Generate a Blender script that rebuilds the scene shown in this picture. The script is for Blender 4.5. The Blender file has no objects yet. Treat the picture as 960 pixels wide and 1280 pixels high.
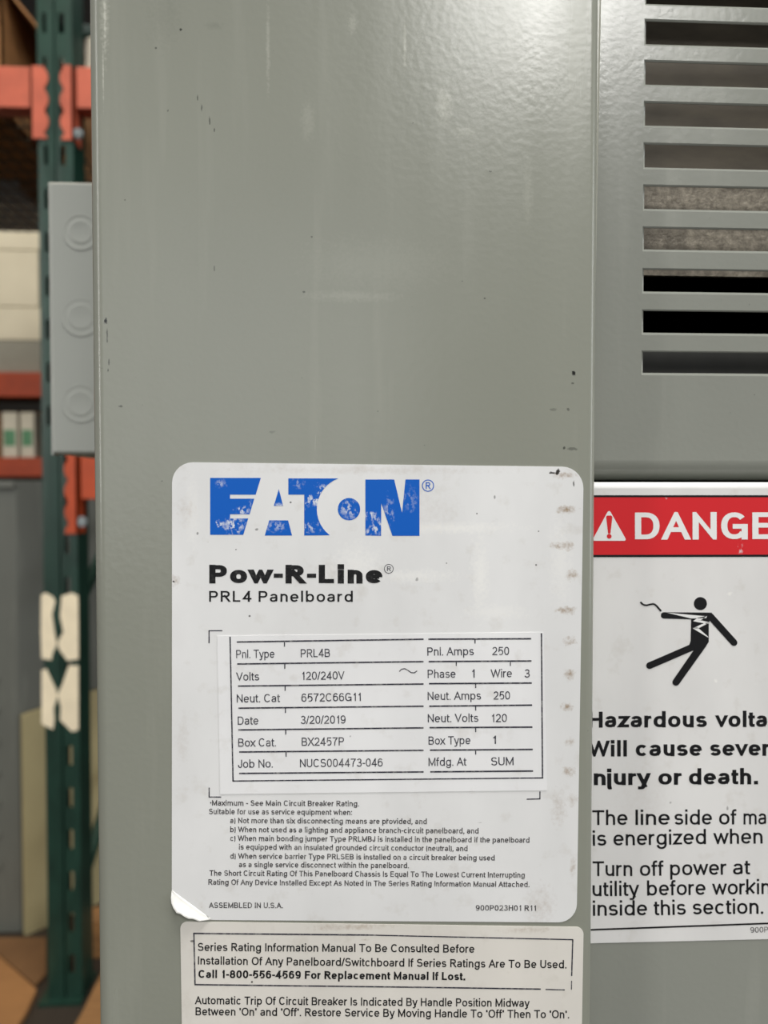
import bpy, bmesh, math, random
from mathutils import Vector, Matrix, noise
random.seed(7)
S = bpy.context.scene
C = S.collection
R = math.radians

# ------------------------------------------------------------ camera
F = 962.0                                   # focal length in pixels of the 960x1280 photograph
CAM = Vector((0, 0, 1.21))
YAW, PITCH = R(3.0), R(1.57)
cd = bpy.data.cameras.new('camera'); cam = bpy.data.objects.new('camera', cd); C.objects.link(cam)
cd.sensor_fit = 'VERTICAL'; cd.sensor_height = 36; cd.lens = 36 * F / 1280
cd.clip_start = 0.01; cd.clip_end = 60
cam.location = CAM; cam.rotation_euler = (R(90) - PITCH, 0, -YAW)
cd.dof.use_dof = True; cd.dof.focus_distance = 0.290; cd.dof.aperture_fstop = 9.0
S.camera = cam

# ------------------------------------------------------------ world, lights, exposure
w = bpy.data.worlds.new('warehouse_ambient'); S.world = w; w.use_nodes = True
w.node_tree.nodes['Background'].inputs[0].default_value = (1.0, 0.985, 0.96, 1)
w.node_tree.nodes['Background'].inputs[1].default_value = 0.31
def area(name, loc, target, sx, sy, power, col):
    l = bpy.data.lights.new(name, 'AREA'); l.shape = 'RECTANGLE'; l.size = sx; l.size_y = sy
    l.energy = power; l.color = col
    o = bpy.data.objects.new(name, l); C.objects.link(o); o.location = loc
    o.rotation_euler = (Vector(target) - Vector(loc)).to_track_quat('-Z', 'Y').to_euler()
    return o
area('high_bay_lamp', (0.86, -2.2, 3.15), (0.1, 0.3, 1.3), 0.8, 0.6, 44, (1, .985, .955))
area('high_bay_lamp', (0.4, -0.35, 4.3), (0.2, 0.3, 1.0), 1.5, .7, 125, (1, .985, .955))
area('left_highlight_light', (-2.9, -1.6, 2.2), (0, .3, 1.3), .45, 2.4, 34, (1, .98, .95))  # unseen light added to put a highlight on the left bend
area('loading_door_daylight', (-1.2, -6.5, 2.2), (0, .3, 1.2), 4.0, 3.0, 62, (.94, .97, 1))
area('high_bay_lamp', (-1.6, 1.0, 4.8), (-0.9, 2.2, 0), 0.8, 0.8, 58, (1, .86, .66))
area('right_highlight_light', (4.6, -1.5, 1.9), (0, .4, 1.2), 1.4, 3.0, 70, (.95, .98, 1))  # added light, out of view, for bright lines along the right bends
vs = S.view_settings
vs.view_transform = 'Standard'; vs.look = 'None'; vs.gamma = 1; vs.use_curve_mapping = False
vs.exposure = -0.18

# ------------------------------------------------------------ helpers
fwd = Vector((math.sin(YAW) * math.cos(PITCH), math.cos(YAW) * math.cos(PITCH), -math.sin(PITCH)))
rgt = Vector((math.cos(YAW), -math.sin(YAW), 0)); upv = rgt.cross(fwd)
def at(px, py, Y):
    """point of the photograph on the vertical plane that stands Y metres in front of the lens"""
    d = fwd * F + rgt * (px - 480) + upv * (640 - py)
    return CAM + d * (Y / d.y)
def onfloor(px, py, z=0.0):
    d = fwd * F + rgt * (px - 480) + upv * (640 - py)
    return CAM + d * ((z - CAM.z) / d.z)

def lin(c):
    return tuple(((v / 255) / 12.92 if v / 255 <= .04045 else ((v / 255 + .055) / 1.055) ** 2.4) for v in c) + (1,)

class NT:
    """tiny node-tree writer"""
    def __init__(s, name):
        s.m = bpy.data.materials.new(name); s.m.use_nodes = True; s.t = s.m.node_tree
        s.b = s.t.nodes['Principled BSDF']; s.co = s.n('ShaderNodeTexCoord').outputs['Object']
    def n(s, k, **kw):
        x = s.t.nodes.new(k)
        for a, b in kw.items(): setattr(x, a, b)
        return x
    def set(s, sock, v):
        if isinstance(v, bpy.types.NodeSocket): s.t.links.new(v, sock)
        else: sock.default_value = v
    def math(s, op, a, b=0.0, clamp=False):
        x = s.n('ShaderNodeMath', operation=op, use_clamp=clamp); s.set(x.inputs[0], a); s.set(x.inputs[1], b); return x.outputs[0]
    def mix(s, f, a, b):
        x = s.n('ShaderNodeMix', data_type='RGBA'); s.set(x.inputs[0], f); s.set(x.inputs[6], a); s.set(x.inputs[7], b); return x.outputs[2]
    def noise(s, scale, stretch=(1, 1, 1), detail=3, rough=.55, off=(0, 0, 0)):
        mp = s.n('ShaderNodeMapping'); s.t.links.new(s.co, mp.inputs[0]); mp.inputs['Scale'].default_value = stretch; mp.inputs['Location'].default_value = off
        x = s.n('ShaderNodeTexNoise'); s.t.links.new(mp.outputs[0], x.inputs['Vector'])
        x.inputs['Scale'].default_value = scale; x.inputs['Detail'].default_value = detail; x.inputs['Roughness'].default_value = rough
        return x.outputs['Fac']
    def ramp(s, v, a, b, lo=0.0, hi=1.0):
        x = s.n('ShaderNodeMapRange'); s.set(x.inputs[0], v); x.inputs[1].default_value = a; x.inputs[2].default_value = b
        x.inputs[3].default_value = lo; x.inputs[4].default_value = hi; return x.outputs[0]
    def blots(s, lst, Y, edge=.5):
        """mask of soft marks: (px, py, rx_px, ry_px, strength) on the plane at depth Y"""
        acc = None; k = Y / F
        wob = s.noise(900, detail=2)
        for px, py, rx, ry, st in lst:
            p = at(px, py, Y)
            mp = s.n('ShaderNodeVectorMath', operation='SUBTRACT'); s.t.links.new(s.co, mp.inputs[0]); mp.inputs[1].default_value = p
            sc = s.n('ShaderNodeVectorMath', operation='MULTIPLY'); s.t.links.new(mp.outputs[0], sc.inputs[0]); sc.inputs[1].default_value = (1 / (rx * k), 0, 1 / (ry * k))
            ln = s.n('ShaderNodeVectorMath', operation='LENGTH'); s.t.links.new(sc.outputs[0], ln.inputs[0])
            d = s.math('ADD', ln.outputs['Value'], s.math('MULTIPLY', s.math('SUBTRACT', wob, .5), 1.6))
            v = s.ramp(d, 1.0, edge, 0, st)
            acc = v if acc is None else s.math('MAXIMUM', acc, v)
        return acc
    def bump(s, h, strength, dist):
        x = s.n('ShaderNodeBump'); s.set(x.inputs['Height'], h); x.inputs['Strength'].default_value = strength; x.inputs['Distance'].default_value = dist
        s.t.links.new(x.outputs[0], s.b.inputs['Normal'])
    def done(s, col, rough=.5, metal=0.0, spec=.5):
        s.set(s.b.inputs['Base Color'], col); s.set(s.b.inputs['Roughness'], rough)
        s.b.inputs['Metallic'].default_value = metal; s.b.inputs['Specular IOR Level'].default_value = spec
        return s.m

def plain(name, rgb, rough=.5, metal=0.0, var=.12, scale=30, stretch=(1, 1, 1), spec=.5, bump=0):
    t = NT(name); n = t.noise(scale, stretch, 4)
    c = lin(rgb); dk = tuple(v * (1 - var) for v in c[:3]) + (1,); lt = tuple(min(1, v * (1 + var)) for v in c[:3]) + (1,)
    if bump: t.bump(n, bump, .002)
    return t.done(t.mix(t.ramp(n, .3, .7), dk, lt), rough, metal, spec)

YF = 0.283           # front face of the left enclosure
YU = 0.3075          # upper vented cover of the right enclosure
YL = 0.3040          # lower cover of the right enclosure

def paint(name, rgb, Y=None, chips=(), rubs=(), darks=(), rough=.3, peel=.09):
    t = NT(name); c = lin(rgb)
    st = t.noise(40, (1.6, 1, .13), 4, off=(3, 0, 1)); cl = t.noise(9, (1, 1, .6), 3)
    col = t.mix(t.ramp(cl, .3, .7), tuple(v * .955 for v in c[:3]) + (1,), tuple(v * 1.045 for v in c[:3]) + (1,))
    col = t.mix(t.ramp(st, .56, .75, 0, .10), col, lin((196, 196, 184)))
    sp = t.noise(420, (1, 1, 1), 2)
    col = t.mix(t.ramp(sp, .765, .79, 0, .55), col, lin((60, 62, 58)))
    if rubs: col = t.mix(t.blots(rubs, Y, .1), col, lin((200, 200, 188)))
    if darks: col = t.mix(t.blots(darks, Y, .1), col, lin((105, 108, 98)))
    if chips: col = t.mix(t.blots(chips, Y, .6), col, lin((28, 30, 28)))
    t.bump(t.noise(420, detail=2, rough=.4), peel, .0006)
    return t.done(col, t.ramp(st, .35, .75, rough, rough + .08))

GREY = (136, 138, 127)
m_front = paint('grey_enamel_front', GREY, YF,
    chips=[(132, 401, 2.5, 4.2, 1), (134, 420, 1.1, 9, .55), (136, 452, 1.1, 4.5, .6), (135, 463, 1.1, 2.6, .6), (151, 508, 3.5, 1.5, .6), (717, 467, 3, 3.6, 1), (716, 479, 2.6, 2, .6), (710, 512, 2.2, 2, .5),
           (692, 512, 6, 2, .3), (705, 560, 2, 2, .7), (716, 561, 7, 2.5, .45), (226, 37, 1.6, 1.6, .8), (195, 60, 1.8, 1.8, .6), (247, 122, 1, 4, .6), (252, 135, 1, 5, .5), (262, 150, 1.2, 6, .6), (268, 162, 1, 3, .7), (380, 365, 2, 1.6, .6), (606, 373, 1.6, 1.6, .6), (390, 296, 1.6, 1.6, .5), (156, 250, 1.4, 1.4, .5), (268, 336, 1.2, 4, .4), (340, 540, 5, 2, .25), (243, 1155, 2, 2, .3)],
    rubs=[(335, 60, 3, 60, .22), (506, 55, 2.5, 40, .3), (555, 130, 12, 26, .26), (580, 165, 16, 8, .2), (385, 150, 10, 30, .12), (440, 370, 70, 9, .13), (470, 330, 110, 40, .08), (660, 240, 8, 50, .12), (440, 30, 8, 14, .2), (131, 20, 6, 62, .3), (131, 22, 2.5, 50, .7), (129, 90, 1.2, 50, .5)],
    darks=[(205, 20, 24, 44, .20), (268, 32, 14, 6, .25), (420, 300, 240, 120, .06)], rough=.21)
m_side = paint('grey_enamel_vented', (134, 136, 128), rough=.2, peel=.10)
m_edge = paint('grey_enamel_corner', (150, 150, 138), rough=.22, peel=.05)
m_light = paint('pale_grey_enamel', (166, 169, 162), rough=.4, peel=.03)
m_cab = paint('dull_grey_enamel', (98, 100, 93), rough=.5)
def galv():
    t = NT('galvanised_sheet'); a = t.noise(300, detail=5, rough=.7); b = t.noise(42, (1, 1, .4), 3)
    col = t.mix(t.ramp(a, .35, .7), lin((104, 97, 85)), lin((164, 156, 140)))
    col = t.mix(t.ramp(b, .48, .66, 0, .7), col, lin((70, 64, 55)))
    t.bump(a, .4, .0008)
    return t.done(col, .45, .35)
m_galv = galv()
m_brown = plain('shade_brown_steel', (104, 96, 82), .5, .2, var=.3, scale=30, stretch=(1, 1, 3))  # darker brown carries the shade behind the upper slots
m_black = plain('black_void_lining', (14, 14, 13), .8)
m_darkin = plain('dark_inner_metal', (60, 60, 56), .55, scale=80)
m_chrome = plain('zinc_bolt', (150, 156, 156), .3, .8)
m_green = plain('green_rack_enamel', (26, 54, 44), .34, var=.25, scale=26, stretch=(1, 1, .5))
m_orange = plain('orange_rack_enamel', (172, 82, 58), .5, var=.16, scale=18)
m_orange2 = plain('deep_orange_enamel', (172, 66, 26), .5, var=.16, scale=12)
m_card = plain('brown_cardboard', (150, 106, 62), .8, var=.14, scale=9, stretch=(1, 1, 4))
m_card2 = plain('dark_kraft_cardboard', (112, 80, 48), .85, var=.2, scale=6)
m_cream = plain('cream_carton_board', (222, 214, 190), .7, var=.05, scale=6)
m_cgrey = plain('grey_carton_board', (150, 148, 136), .7, var=.05)
m_green2 = plain('green_print', (96, 150, 112), .6)
m_wht = plain('white_carton', (214, 208, 190), .6, var=.05)
m_wire = plain('dusty_wire', (92, 82, 66), .5, .3)
m_tan = plain('tan_reflection', (170, 158, 118), .6, var=.07, scale=5)  # colour of the warm reflection on the cabinet side
m_wood = plain('rough_pallet_wood', (146, 106, 64), .8, var=.2, scale=12, stretch=(1, 6, 6))
m_tape = plain('cream_tape', (234, 220, 190), .7, var=.07, scale=22)
m_steel_dark = plain('dark_shelf_steel', (30, 30, 26), .6)  # even dark tone for the right shelf panel
m_floor = plain('dark_concrete', (52, 44, 36), .6, var=.25, scale=4)
m_wall = plain('dark_corrugated_wall', (36, 32, 27), .8, var=.2, scale=2)
m_cream_blk = plain('pinkish_wood_block', (150, 118, 100), .8)

def label_mat(name, rgb, Y, stains=(), specks=(), rubs=()):
    t = NT(name); c = lin(rgb)
    a = t.noise(28, (1, 1, .5), 4, off=(2, 0, 5)); b = t.noise(130, detail=4)
    col = t.mix(t.ramp(a, .35, .68, 0, 1), tuple(v * .93 for v in c[:3]) + (1,), tuple(min(.95, v * 1.03) for v in c[:3]) + (1,))
    col = t.mix(t.ramp(b, .58, .78, 0, .28), col, lin((178, 170, 156)))
    col = t.mix(t.ramp(t.noise(520, detail=2), .77, .80, 0, .6), col, lin((110, 100, 86)))
    if rubs: col = t.mix(t.blots(rubs, Y, .1), col, lin((240, 239, 234)))
    if stains:
        mk = t.math('MULTIPLY', t.blots(stains, Y, .15), t.ramp(t.noise(620, detail=3), .3, .62, .15, 1))
        col = t.mix(mk, col, lin((142, 116, 84)))
    if specks: col = t.mix(t.blots(specks, Y, .6), col, lin((40, 36, 30)))
    t.bump(t.noise(260, detail=3), .05, .0005)
    return t.done(col, .38)
m_label = label_mat('white_label_stock', (224, 224, 223), YF,
    stains=[(706, 594, 18, 5, .7), (707, 637, 15, 6, .95), (700, 682, 16, 5, .8), (711, 682, 7, 7, .7), (714, 719, 9, 8, .8), (708, 763, 14, 6, .8), (712, 801, 9, 7, .8), (712, 843, 8, 7, .85), (708, 884, 9, 7, .8), (712, 927, 8, 6, .5), (710, 964, 10, 7, .8), (698, 1010, 12, 30, .28), (716, 1085, 5, 14, .4), (676, 1130, 20, 30, .25),
            (219, 727, 6, 9, .55), (233, 640, 12, 22, .2), (455, 588, 200, 6, .15), (540, 640, 40, 30, .1), (228, 930, 10, 30, .15), (715, 1000, 8, 10, .4)],
    specks=[(690, 591, 4.5, 2, 1), (697, 590, 3, 4.5, 1), (717, 604, 1.6, 4, .8), (217, 727, 1.6, 1.6, 1), (363, 628, 1.5, 1.5, .9), (618, 622, 1.5, 3, .6), (596, 642, 1.3, 1.3, .9), (312, 770, 1.4, 1.4, .8), (295, 687, 1.2, 1.2, .8), (321, 662, 2.5, 2, .6), (673, 664, 1.2, 1.2, .7), (670, 706, 1.3, 1.3, .8), (521, 724, 2, 3, .5), (558, 704, 1.3, 1.3, .7), (247, 667, 1.4, 2, .6), (600, 1028, 3, 1, .3), (484, 1024, 1.5, 1.5, .5)],
    rubs=[(570, 660, 90, 9, .5), (600, 720, 14, 60, .5), (520, 720, 60, 10, .4), (445, 705, 40, 30, .4), (470, 1060, 150, 40, .2), (700, 700, 18, 70, .3), (240, 640, 10, 60, .25), (620, 765, 50, 12, .35)])
m_data = label_mat('bright_sticker_stock', (231, 231, 231), YF, specks=[(438, 920, 1.5, 1.5, .4)])
m_label2 = label_mat('aged_label_stock', (219, 215, 207), YF,
    stains=[(440, 1158, 60, 5, .4), (660, 1162, 40, 5, .3), (457, 1174, 6, 2, .5)], specks=[(315, 1227, 1.3, 1.3, .9), (240, 1176, 4, 1.5, .7)])
m_danger = label_mat('danger_label_stock', (220, 219, 217), YL, stains=[(800, 1000, 40, 60, .08)], specks=[(909, 1010, 1.5, 3, .5), (838, 1003, 1.5, 1.5, .4)], rubs=[(912, 742, 4, 3, .7), (895, 851, 3, 3, .7), (880, 780, 5, 3, .4)])
def ink(name, rgb, Y=YF, wear=(), amt=.7, fade=0.0, rough=.4):
    t = NT(name); col = lin(rgb)
    n = t.noise(900, detail=3)
    if fade: col = t.mix(t.ramp(n, .5, .72, 0, fade), col, lin((205, 203, 198)))
    if wear:
        mk = t.math('MULTIPLY', t.blots(wear, Y, .2), t.ramp(t.noise(480, (1.5, 1, 1), 5, .65), .49, .54, .0, 1))
        col = t.mix(mk, col, lin((218, 222, 226)))
    return t.done(col, rough + .1, spec=.25)
m_blue = ink('blue_logo_ink', (0, 90, 186), wear=[(293, 657, 14, 13, 1), (274, 655, 8, 6, .9), (303, 638, 12, 7, .8), (318, 628, 8, 8, .7), (276, 605, 8, 6, .5), (345, 658, 16, 8, .55), (350, 632, 8, 4, .7), (396, 626, 20, 9, 1), (402, 612, 9, 9, .9), (374, 640, 8, 10, .6), (388, 660, 14, 8, .6), (436, 636, 14, 14, .75), (462, 645, 12, 6, .9), (472, 655, 8, 9, 1), (460, 665, 10, 5, .7), (470, 660, 10, 12, .8), (486, 640, 8, 20, .5), (512, 625, 12, 18, .25), (372, 604, 10, 8, .4)])
m_black_ink = ink('black_ink', (20, 20, 22), fade=.05)
m_thin_ink = ink('dark_grey_ink', (52, 52, 62), fade=.35)
m_small_ink = ink('small_print_ink', (62, 60, 62), fade=.4)
m_red = ink('red_banner_ink', (204, 40, 46), YL, wear=[(925, 690, 4, 14, .6), (833, 620, 3, 5, .8)], rough=.32)
m_dblack = ink('danger_black_ink', (20, 20, 22), YL)
m_white_ink = ink('white_letter_ink', (226, 226, 224), YL)

def mesh_obj(name, verts, faces, mat, parent=None, smooth=False, kind=None, label=None):
    me = bpy.data.meshes.new(name); me.from_pydata([tuple(v) for v in verts], [], faces); me.update()
    if mat: me.materials.append(mat)
    if smooth: me.polygons.foreach_set('use_smooth', [True] * len(me.polygons))
    o = bpy.data.objects.new(name, me); C.objects.link(o)
    adopt(o, parent)
    if kind: o['kind'] = kind
    if label: o['label'] = label
    return o
def wpos(o):
    p = Vector((0, 0, 0))
    while o: p = p + o.location; o = o.parent
    return p
def adopt(o, parent):
    """the mesh is written in world coordinates, so its origin stays at the world's"""
    if parent: o.parent = parent; o.location = -wpos(parent)
def thing(name, loc, label, cat, group=None):
    o = bpy.data.objects.new(name, None); C.objects.link(o); o.location = loc; o.empty_display_size = .05
    o['label'] = label; o['category'] = cat
    if group: o['group'] = group
    return o
def tag(o, label, cat, group=None):
    o['label'] = label; o['category'] = cat
    if group: o['group'] = group
    return o
class MB:
    def __init__(s): s.v = []; s.f = []
    def box(s, a, b):
        i = len(s.v); x0, y0, z0 = a; x1, y1, z1 = b
        s.v += [(x0, y0, z0), (x1, y0, z0), (x1, y1, z0), (x0, y1, z0), (x0, y0, z1), (x1, y0, z1), (x1, y1, z1), (x0, y1, z1)]
        s.f += [[i + k for k in q] for q in ((0, 3, 2, 1), (4, 5, 6, 7), (0, 1, 5, 4), (1, 2, 6, 5), (2, 3, 7, 6), (3, 0, 4, 7))]
        return s
    def prism(s, pts, d):
        """pts: loop of 3-D points, extruded by vector d"""
        i = len(s.v); n = len(pts); d = Vector(d)
        s.v += [tuple(Vector(p)) for p in pts] + [tuple(Vector(p) + d) for p in pts]
        s.f += [[i + k for k in range(n)], [i + n + k for k in reversed(range(n))]]
        s.f += [[i + k, i + n + k, i + n + (k + 1) % n, i + (k + 1) % n] for k in range(n)]
        return s
    def tube(s, a, b, r, n=6):
        a = Vector(a); b = Vector(b); d = (b - a).normalized(); u = d.orthogonal().normalized(); v = d.cross(u); i = len(s.v)
        for p in (a, b):
            for k in range(n):
                t = 2 * math.pi * k / n; s.v.append(tuple(p + u * r * math.cos(t) + v * r * math.sin(t)))
        s.f += [[i + k, i + (k + 1) % n, i + n + (k + 1) % n, i + n + k] for k in range(n)]
        s.f += [[i + k for k in reversed(range(n))], [i + n + k for k in range(n)]]
        return s
    def build(s, name, mat, parent=None, bevel=0, **kw):
        o = mesh_obj(name, s.v, s.f, mat, parent, **kw)
        bm = bmesh.new(); bm.from_mesh(o.data); bmesh.ops.recalc_face_normals(bm, faces=bm.faces); bm.to_mesh(o.data); bm.free()
        if bevel:
            m = o.modifiers.new('bevel', 'BEVEL'); m.width = bevel; m.segments = 3; m.limit_method = 'ANGLE'; m.harden_normals = False
        return o
def flat(name, polys, mat, parent, Y, lift=None, **kw):
    """flat print: polygons given in photograph pixels, laid on the sticker that stands at depth Y"""
    v = []; f = []
    for k, p in enumerate(polys):
        ar = sum(a[0] * b[1] - b[0] * a[1] for a, b in zip(p, p[1:] + p[:1]))
        i = len(v); v += [at(x, y, Y) - Vector((0, lift[k] if lift else 0, 0)) for x, y in (p if ar < 0 else p[::-1])]; f.append(list(range(i, i + len(p))))
    return mesh_obj(name, v, f, mat, parent, **kw)

# ------------------------------------------------------------ grotesque stroke lettering
G = {}
def g(ch, W, spec, clip=None, sb=.55, low=False): G[ch] = (W, spec, clip, sb, low)
UC = (0, 7)
g('A', 6, '0 0 3 7 6 0;b 1.1 2.3 4.9 2.3', UC, .1); g('B', 5.1, '0 0 0 7;0 7 2.7 7 a 2.7 5.3 2 1.7 90 -90 0 3.6;2.7 3.6 a 3.1 1.8 2 1.8 90 -90 0 0')
g('C', 5.8, 'b a 2.9 3.5 2.9 3.5 40 320', sb=.45); g('D', 5.4, 'o 0 0 0 7 2.3 7 a 2.3 3.5 3.1 3.5 90 -90')
g('E', 4.7, '4.7 7 0 7 0 0 4.7 0;0 3.65 4.3 3.65'); g('F', 4.4, '4.4 7 0 7 0 0;0 3.55 3.9 3.55')
g('G', 5.9, 'b a 2.9 3.5 2.9 3.5 40 325;3.3 3.3 5.85 3.3 5.85 0', sb=.45); g('H', 5.3, '0 0 0 7;5.3 0 5.3 7;0 3.7 5.3 3.7')
g('I', 0, '0 0 0 7'); g('J', 3.7, '3.7 7 3.7 2 a 1.85 1.9 1.85 1.9 0 -180', sb=.4); g('K', 5.4, '0 0 0 7;0 2.3 5 7;b 1.8 4 5.4 0', UC, .45)
g('L', 4.2, '0 7 0 0 4.2 0'); g('M', 6.4, '0 0 0 7 3.2 .3 6.4 7 6.4 0', UC); g('N', 5.3, '0 0 0 7 5.3 0 5.3 7', UC)
g('O', 6.2, 'o a 3.1 3.5 3.1 3.5 0 360', sb=.4); g('P', 4.9, '0 0 0 7;0 7 2.9 7 a 2.9 5.1 2 1.9 90 -90 0 3.2'); g('Q', 6.2, 'o a 3.1 3.5 3.1 3.5 0 360;b 3.6 1.8 6.2 -.3', sb=.4)
g('R', 5.2, '0 0 0 7;0 7 3 7 a 3 5.25 2 1.75 90 -90 0 3.5;2.7 3.3 5.2 0', UC)
g('S', 5.1, 'b a 2.5 5.25 2.3 1.75 20 250 a 2.55 1.85 2.55 1.85 70 -165', sb=.45); g('T', 5.4, '0 7 5.4 7;2.7 7 2.7 0', sb=.2)
g('U', 5.2, '0 7 0 2.5 a 2.6 2.5 2.6 2.5 180 360 5.2 7'); g('V', 5.8, '0 7 2.9 0 5.8 7', UC, .1); g('W', 8.6, '0 7 2.1 0 4.3 7 6.5 0 8.6 7', UC, .1)
g('X', 5.6, '0 0 5.6 7;0 7 5.6 0', UC, .1); g('Y', 5.6, '0 7 2.8 2.9 5.6 7;2.8 2.9 2.8 0', UC, .1); g('Z', 5, '0 7 5 7 0 0 5 0', UC, .3)
g('a', 4.5, 'b a 2.15 3.8 1.9 1.4 168 0 4.1 1 a 4.9 .7 .8 .7 180 250;4.1 2.95 1.9 2.68 a 1.7 1.35 1.7 1.35 100 270 a 1.9 1.9 2.2 1.9 270 345', low=True, sb=.35)
BL = 'o a 2.3 2.6 2.3 2.6 0 360'
g('b', 4.6, '0 0 0 7.2;' + BL, low=True); g('c', 4.4, 'b a 2.3 2.6 2.3 2.6 42 318', low=True, sb=.4); g('d', 4.6, '4.6 0 4.6 7.2;' + BL, low=True)
g('e', 4.6, 'b 0 2.6 4.6 2.6;b a 2.3 2.6 2.3 2.6 -6 322', low=True, sb=.4); g('f', 2.6, '2.6 7.2 a 2.1 6.1 1.15 1.1 90 180 .95 0;0 5.2 2.5 5.2', low=True, sb=.12)
g('g', 4.6, '4.6 5.2 4.6 -.2 a 2.3 -.2 2.3 1.8 0 -155;' + BL, low=True); g('h', 4.1, '0 0 0 7.2;0 2.8 a 2.05 3.1 2.05 2.1 180 0 4.1 0', low=True)
g('i', 0, '0 0 0 5.2;d 0 7.2', low=True); g('j', 1.1, '1.1 5.2 1.1 -1.2 a .3 -1.2 .8 .8 0 -100;d 1.1 7.2', low=True, sb=.2); g('k', 4.1, '0 0 0 7.2;0 1.8 3.7 5.2;b 1.4 3 4.1 0', (0, 7.2), .35, True)
g('l', 0, '0 0 0 7.2', low=True); g('m', 7, '0 0 0 5.2;0 3 a 1.75 3.4 1.75 1.8 180 0 3.5 0;3.5 3 a 5.25 3.4 1.75 1.8 180 0 7 0', low=True)
g('n', 4.1, '0 0 0 5.2;0 2.8 a 2.05 3.1 2.05 2.1 180 0 4.1 0', low=True); g('o', 4.7, 'o a 2.35 2.6 2.35 2.6 0 360', low=True, sb=.4)
g('p', 4.6, '0 -2 0 5.2;' + BL, low=True); g('q', 4.6, '4.6 -2 4.6 5.2;' + BL, low=True); g('r', 2.6, '0 0 0 5.2;s 0 2.4 a 2.6 2.7 2.6 2.5 175 90', low=True, sb=.35)
g('s', 4.1, 'b a 2.05 3.9 1.9 1.3 22 250 a 2.05 1.35 2.05 1.35 70 -162', low=True, sb=.35); g('t', 2.5, '.85 6.4 .85 1 a 1.75 1 .9 1 180 270 2.4 0;0 5.2 2.5 5.2', low=True, sb=.15)
g('u', 4.1, '0 5.2 0 2.1 a 2.05 2.1 2.05 2.1 180 360;4.1 5.2 4.1 0', low=True); g('v', 4.5, '0 5.2 2.25 0 4.5 5.2', (0, 5.2), .1, True)
g('w', 6.7, '0 5.2 1.65 0 3.35 5.2 5.05 0 6.7 5.2', (0, 5.2), .1, True); g('x', 4.4, '0 0 4.4 5.2;0 5.2 4.4 0', (0, 5.2), .1, True)
g('y', 4.5, '4.5 5.2 2.1 -1 a 1.2 -1 .9 1 -20 -90 .4 -2;0 5.2 2.35 -.2', (-2, 5.2), .1, True); g('z', 4, '0 5.2 4 5.2 0 0 4 0', (0, 5.2), .3, True)
g('0', 4.7, 'o a 2.35 3.5 2.35 3.5 0 360', sb=.45); g('1', 2.5, '2.5 0 2.5 7;b 0 5.5 1.2 5.65 2.3 6.7', UC, 1.0)
g('2', 4.7, 'b a 2.35 4.9 2.2 2.1 168 -35 0 .2;0 0 4.7 0', UC, .45); g('3', 4.7, 'b a 2.3 5.3 2 1.7 160 -90 1.7 3.6;b 1.8 3.7 a 2.3 1.85 2.35 1.85 90 -165', sb=.45)
g('4', 4.9, '4.9 1.7 0 1.7 3.6 7;3.6 7 3.6 0', UC, .35); g('5', 4.7, '4.4 7 .8 7 .3 3.7;b .45 3.7 a 2.2 2.25 2.5 2.25 128 -126', UC, .45)
g('6', 4.7, 'o a 2.35 2.2 2.3 2.2 0 360;b 0 2.4 a 2.5 3.5 2.5 3.5 180 42', sb=.45); g('7', 4.6, '0 7 4.6 7 a 6.4 0 4.6 6.6 115 180', UC, .5)
g('8', 4.7, 'o a 2.35 5.3 2 1.7 0 360;o a 2.35 1.9 2.35 1.9 0 360', sb=.45); g('9', 4.7, 'o a 2.35 4.8 2.3 2.2 0 360;b 4.7 4.6 a 2.2 3.5 2.5 3.5 0 -138', sb=.45)
g('.', 0, 'd 0 0'); g(',', 0, 'd 0 0;b 0 0 -.4 -1.5'); g(':', 0, 'd 0 0;d 0 4.6'); g('-', 2.3, '0 2.7 2.5 2.7', sb=.3); g('/', 2.8, '0 0 2.8 7', UC, 0)
g('(', 1.7, 'b a 3.6 2.7 3.4 5 128 232', (-2, 7.3), .4); g(')', 1.7, 'b a -1.9 2.7 3.4 5 52 -52', (-2, 7.3), .4); g('"', 1.3, 'b 0 7.2 0 4.9;b 1.4 7.2 1.4 4.9', sb=.4); g('*', 1.6, 'd .3 3.6;d 1.1 3.6;d .7 3.2;d .7 4.0;d .7 3.6', sb=.3)

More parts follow.
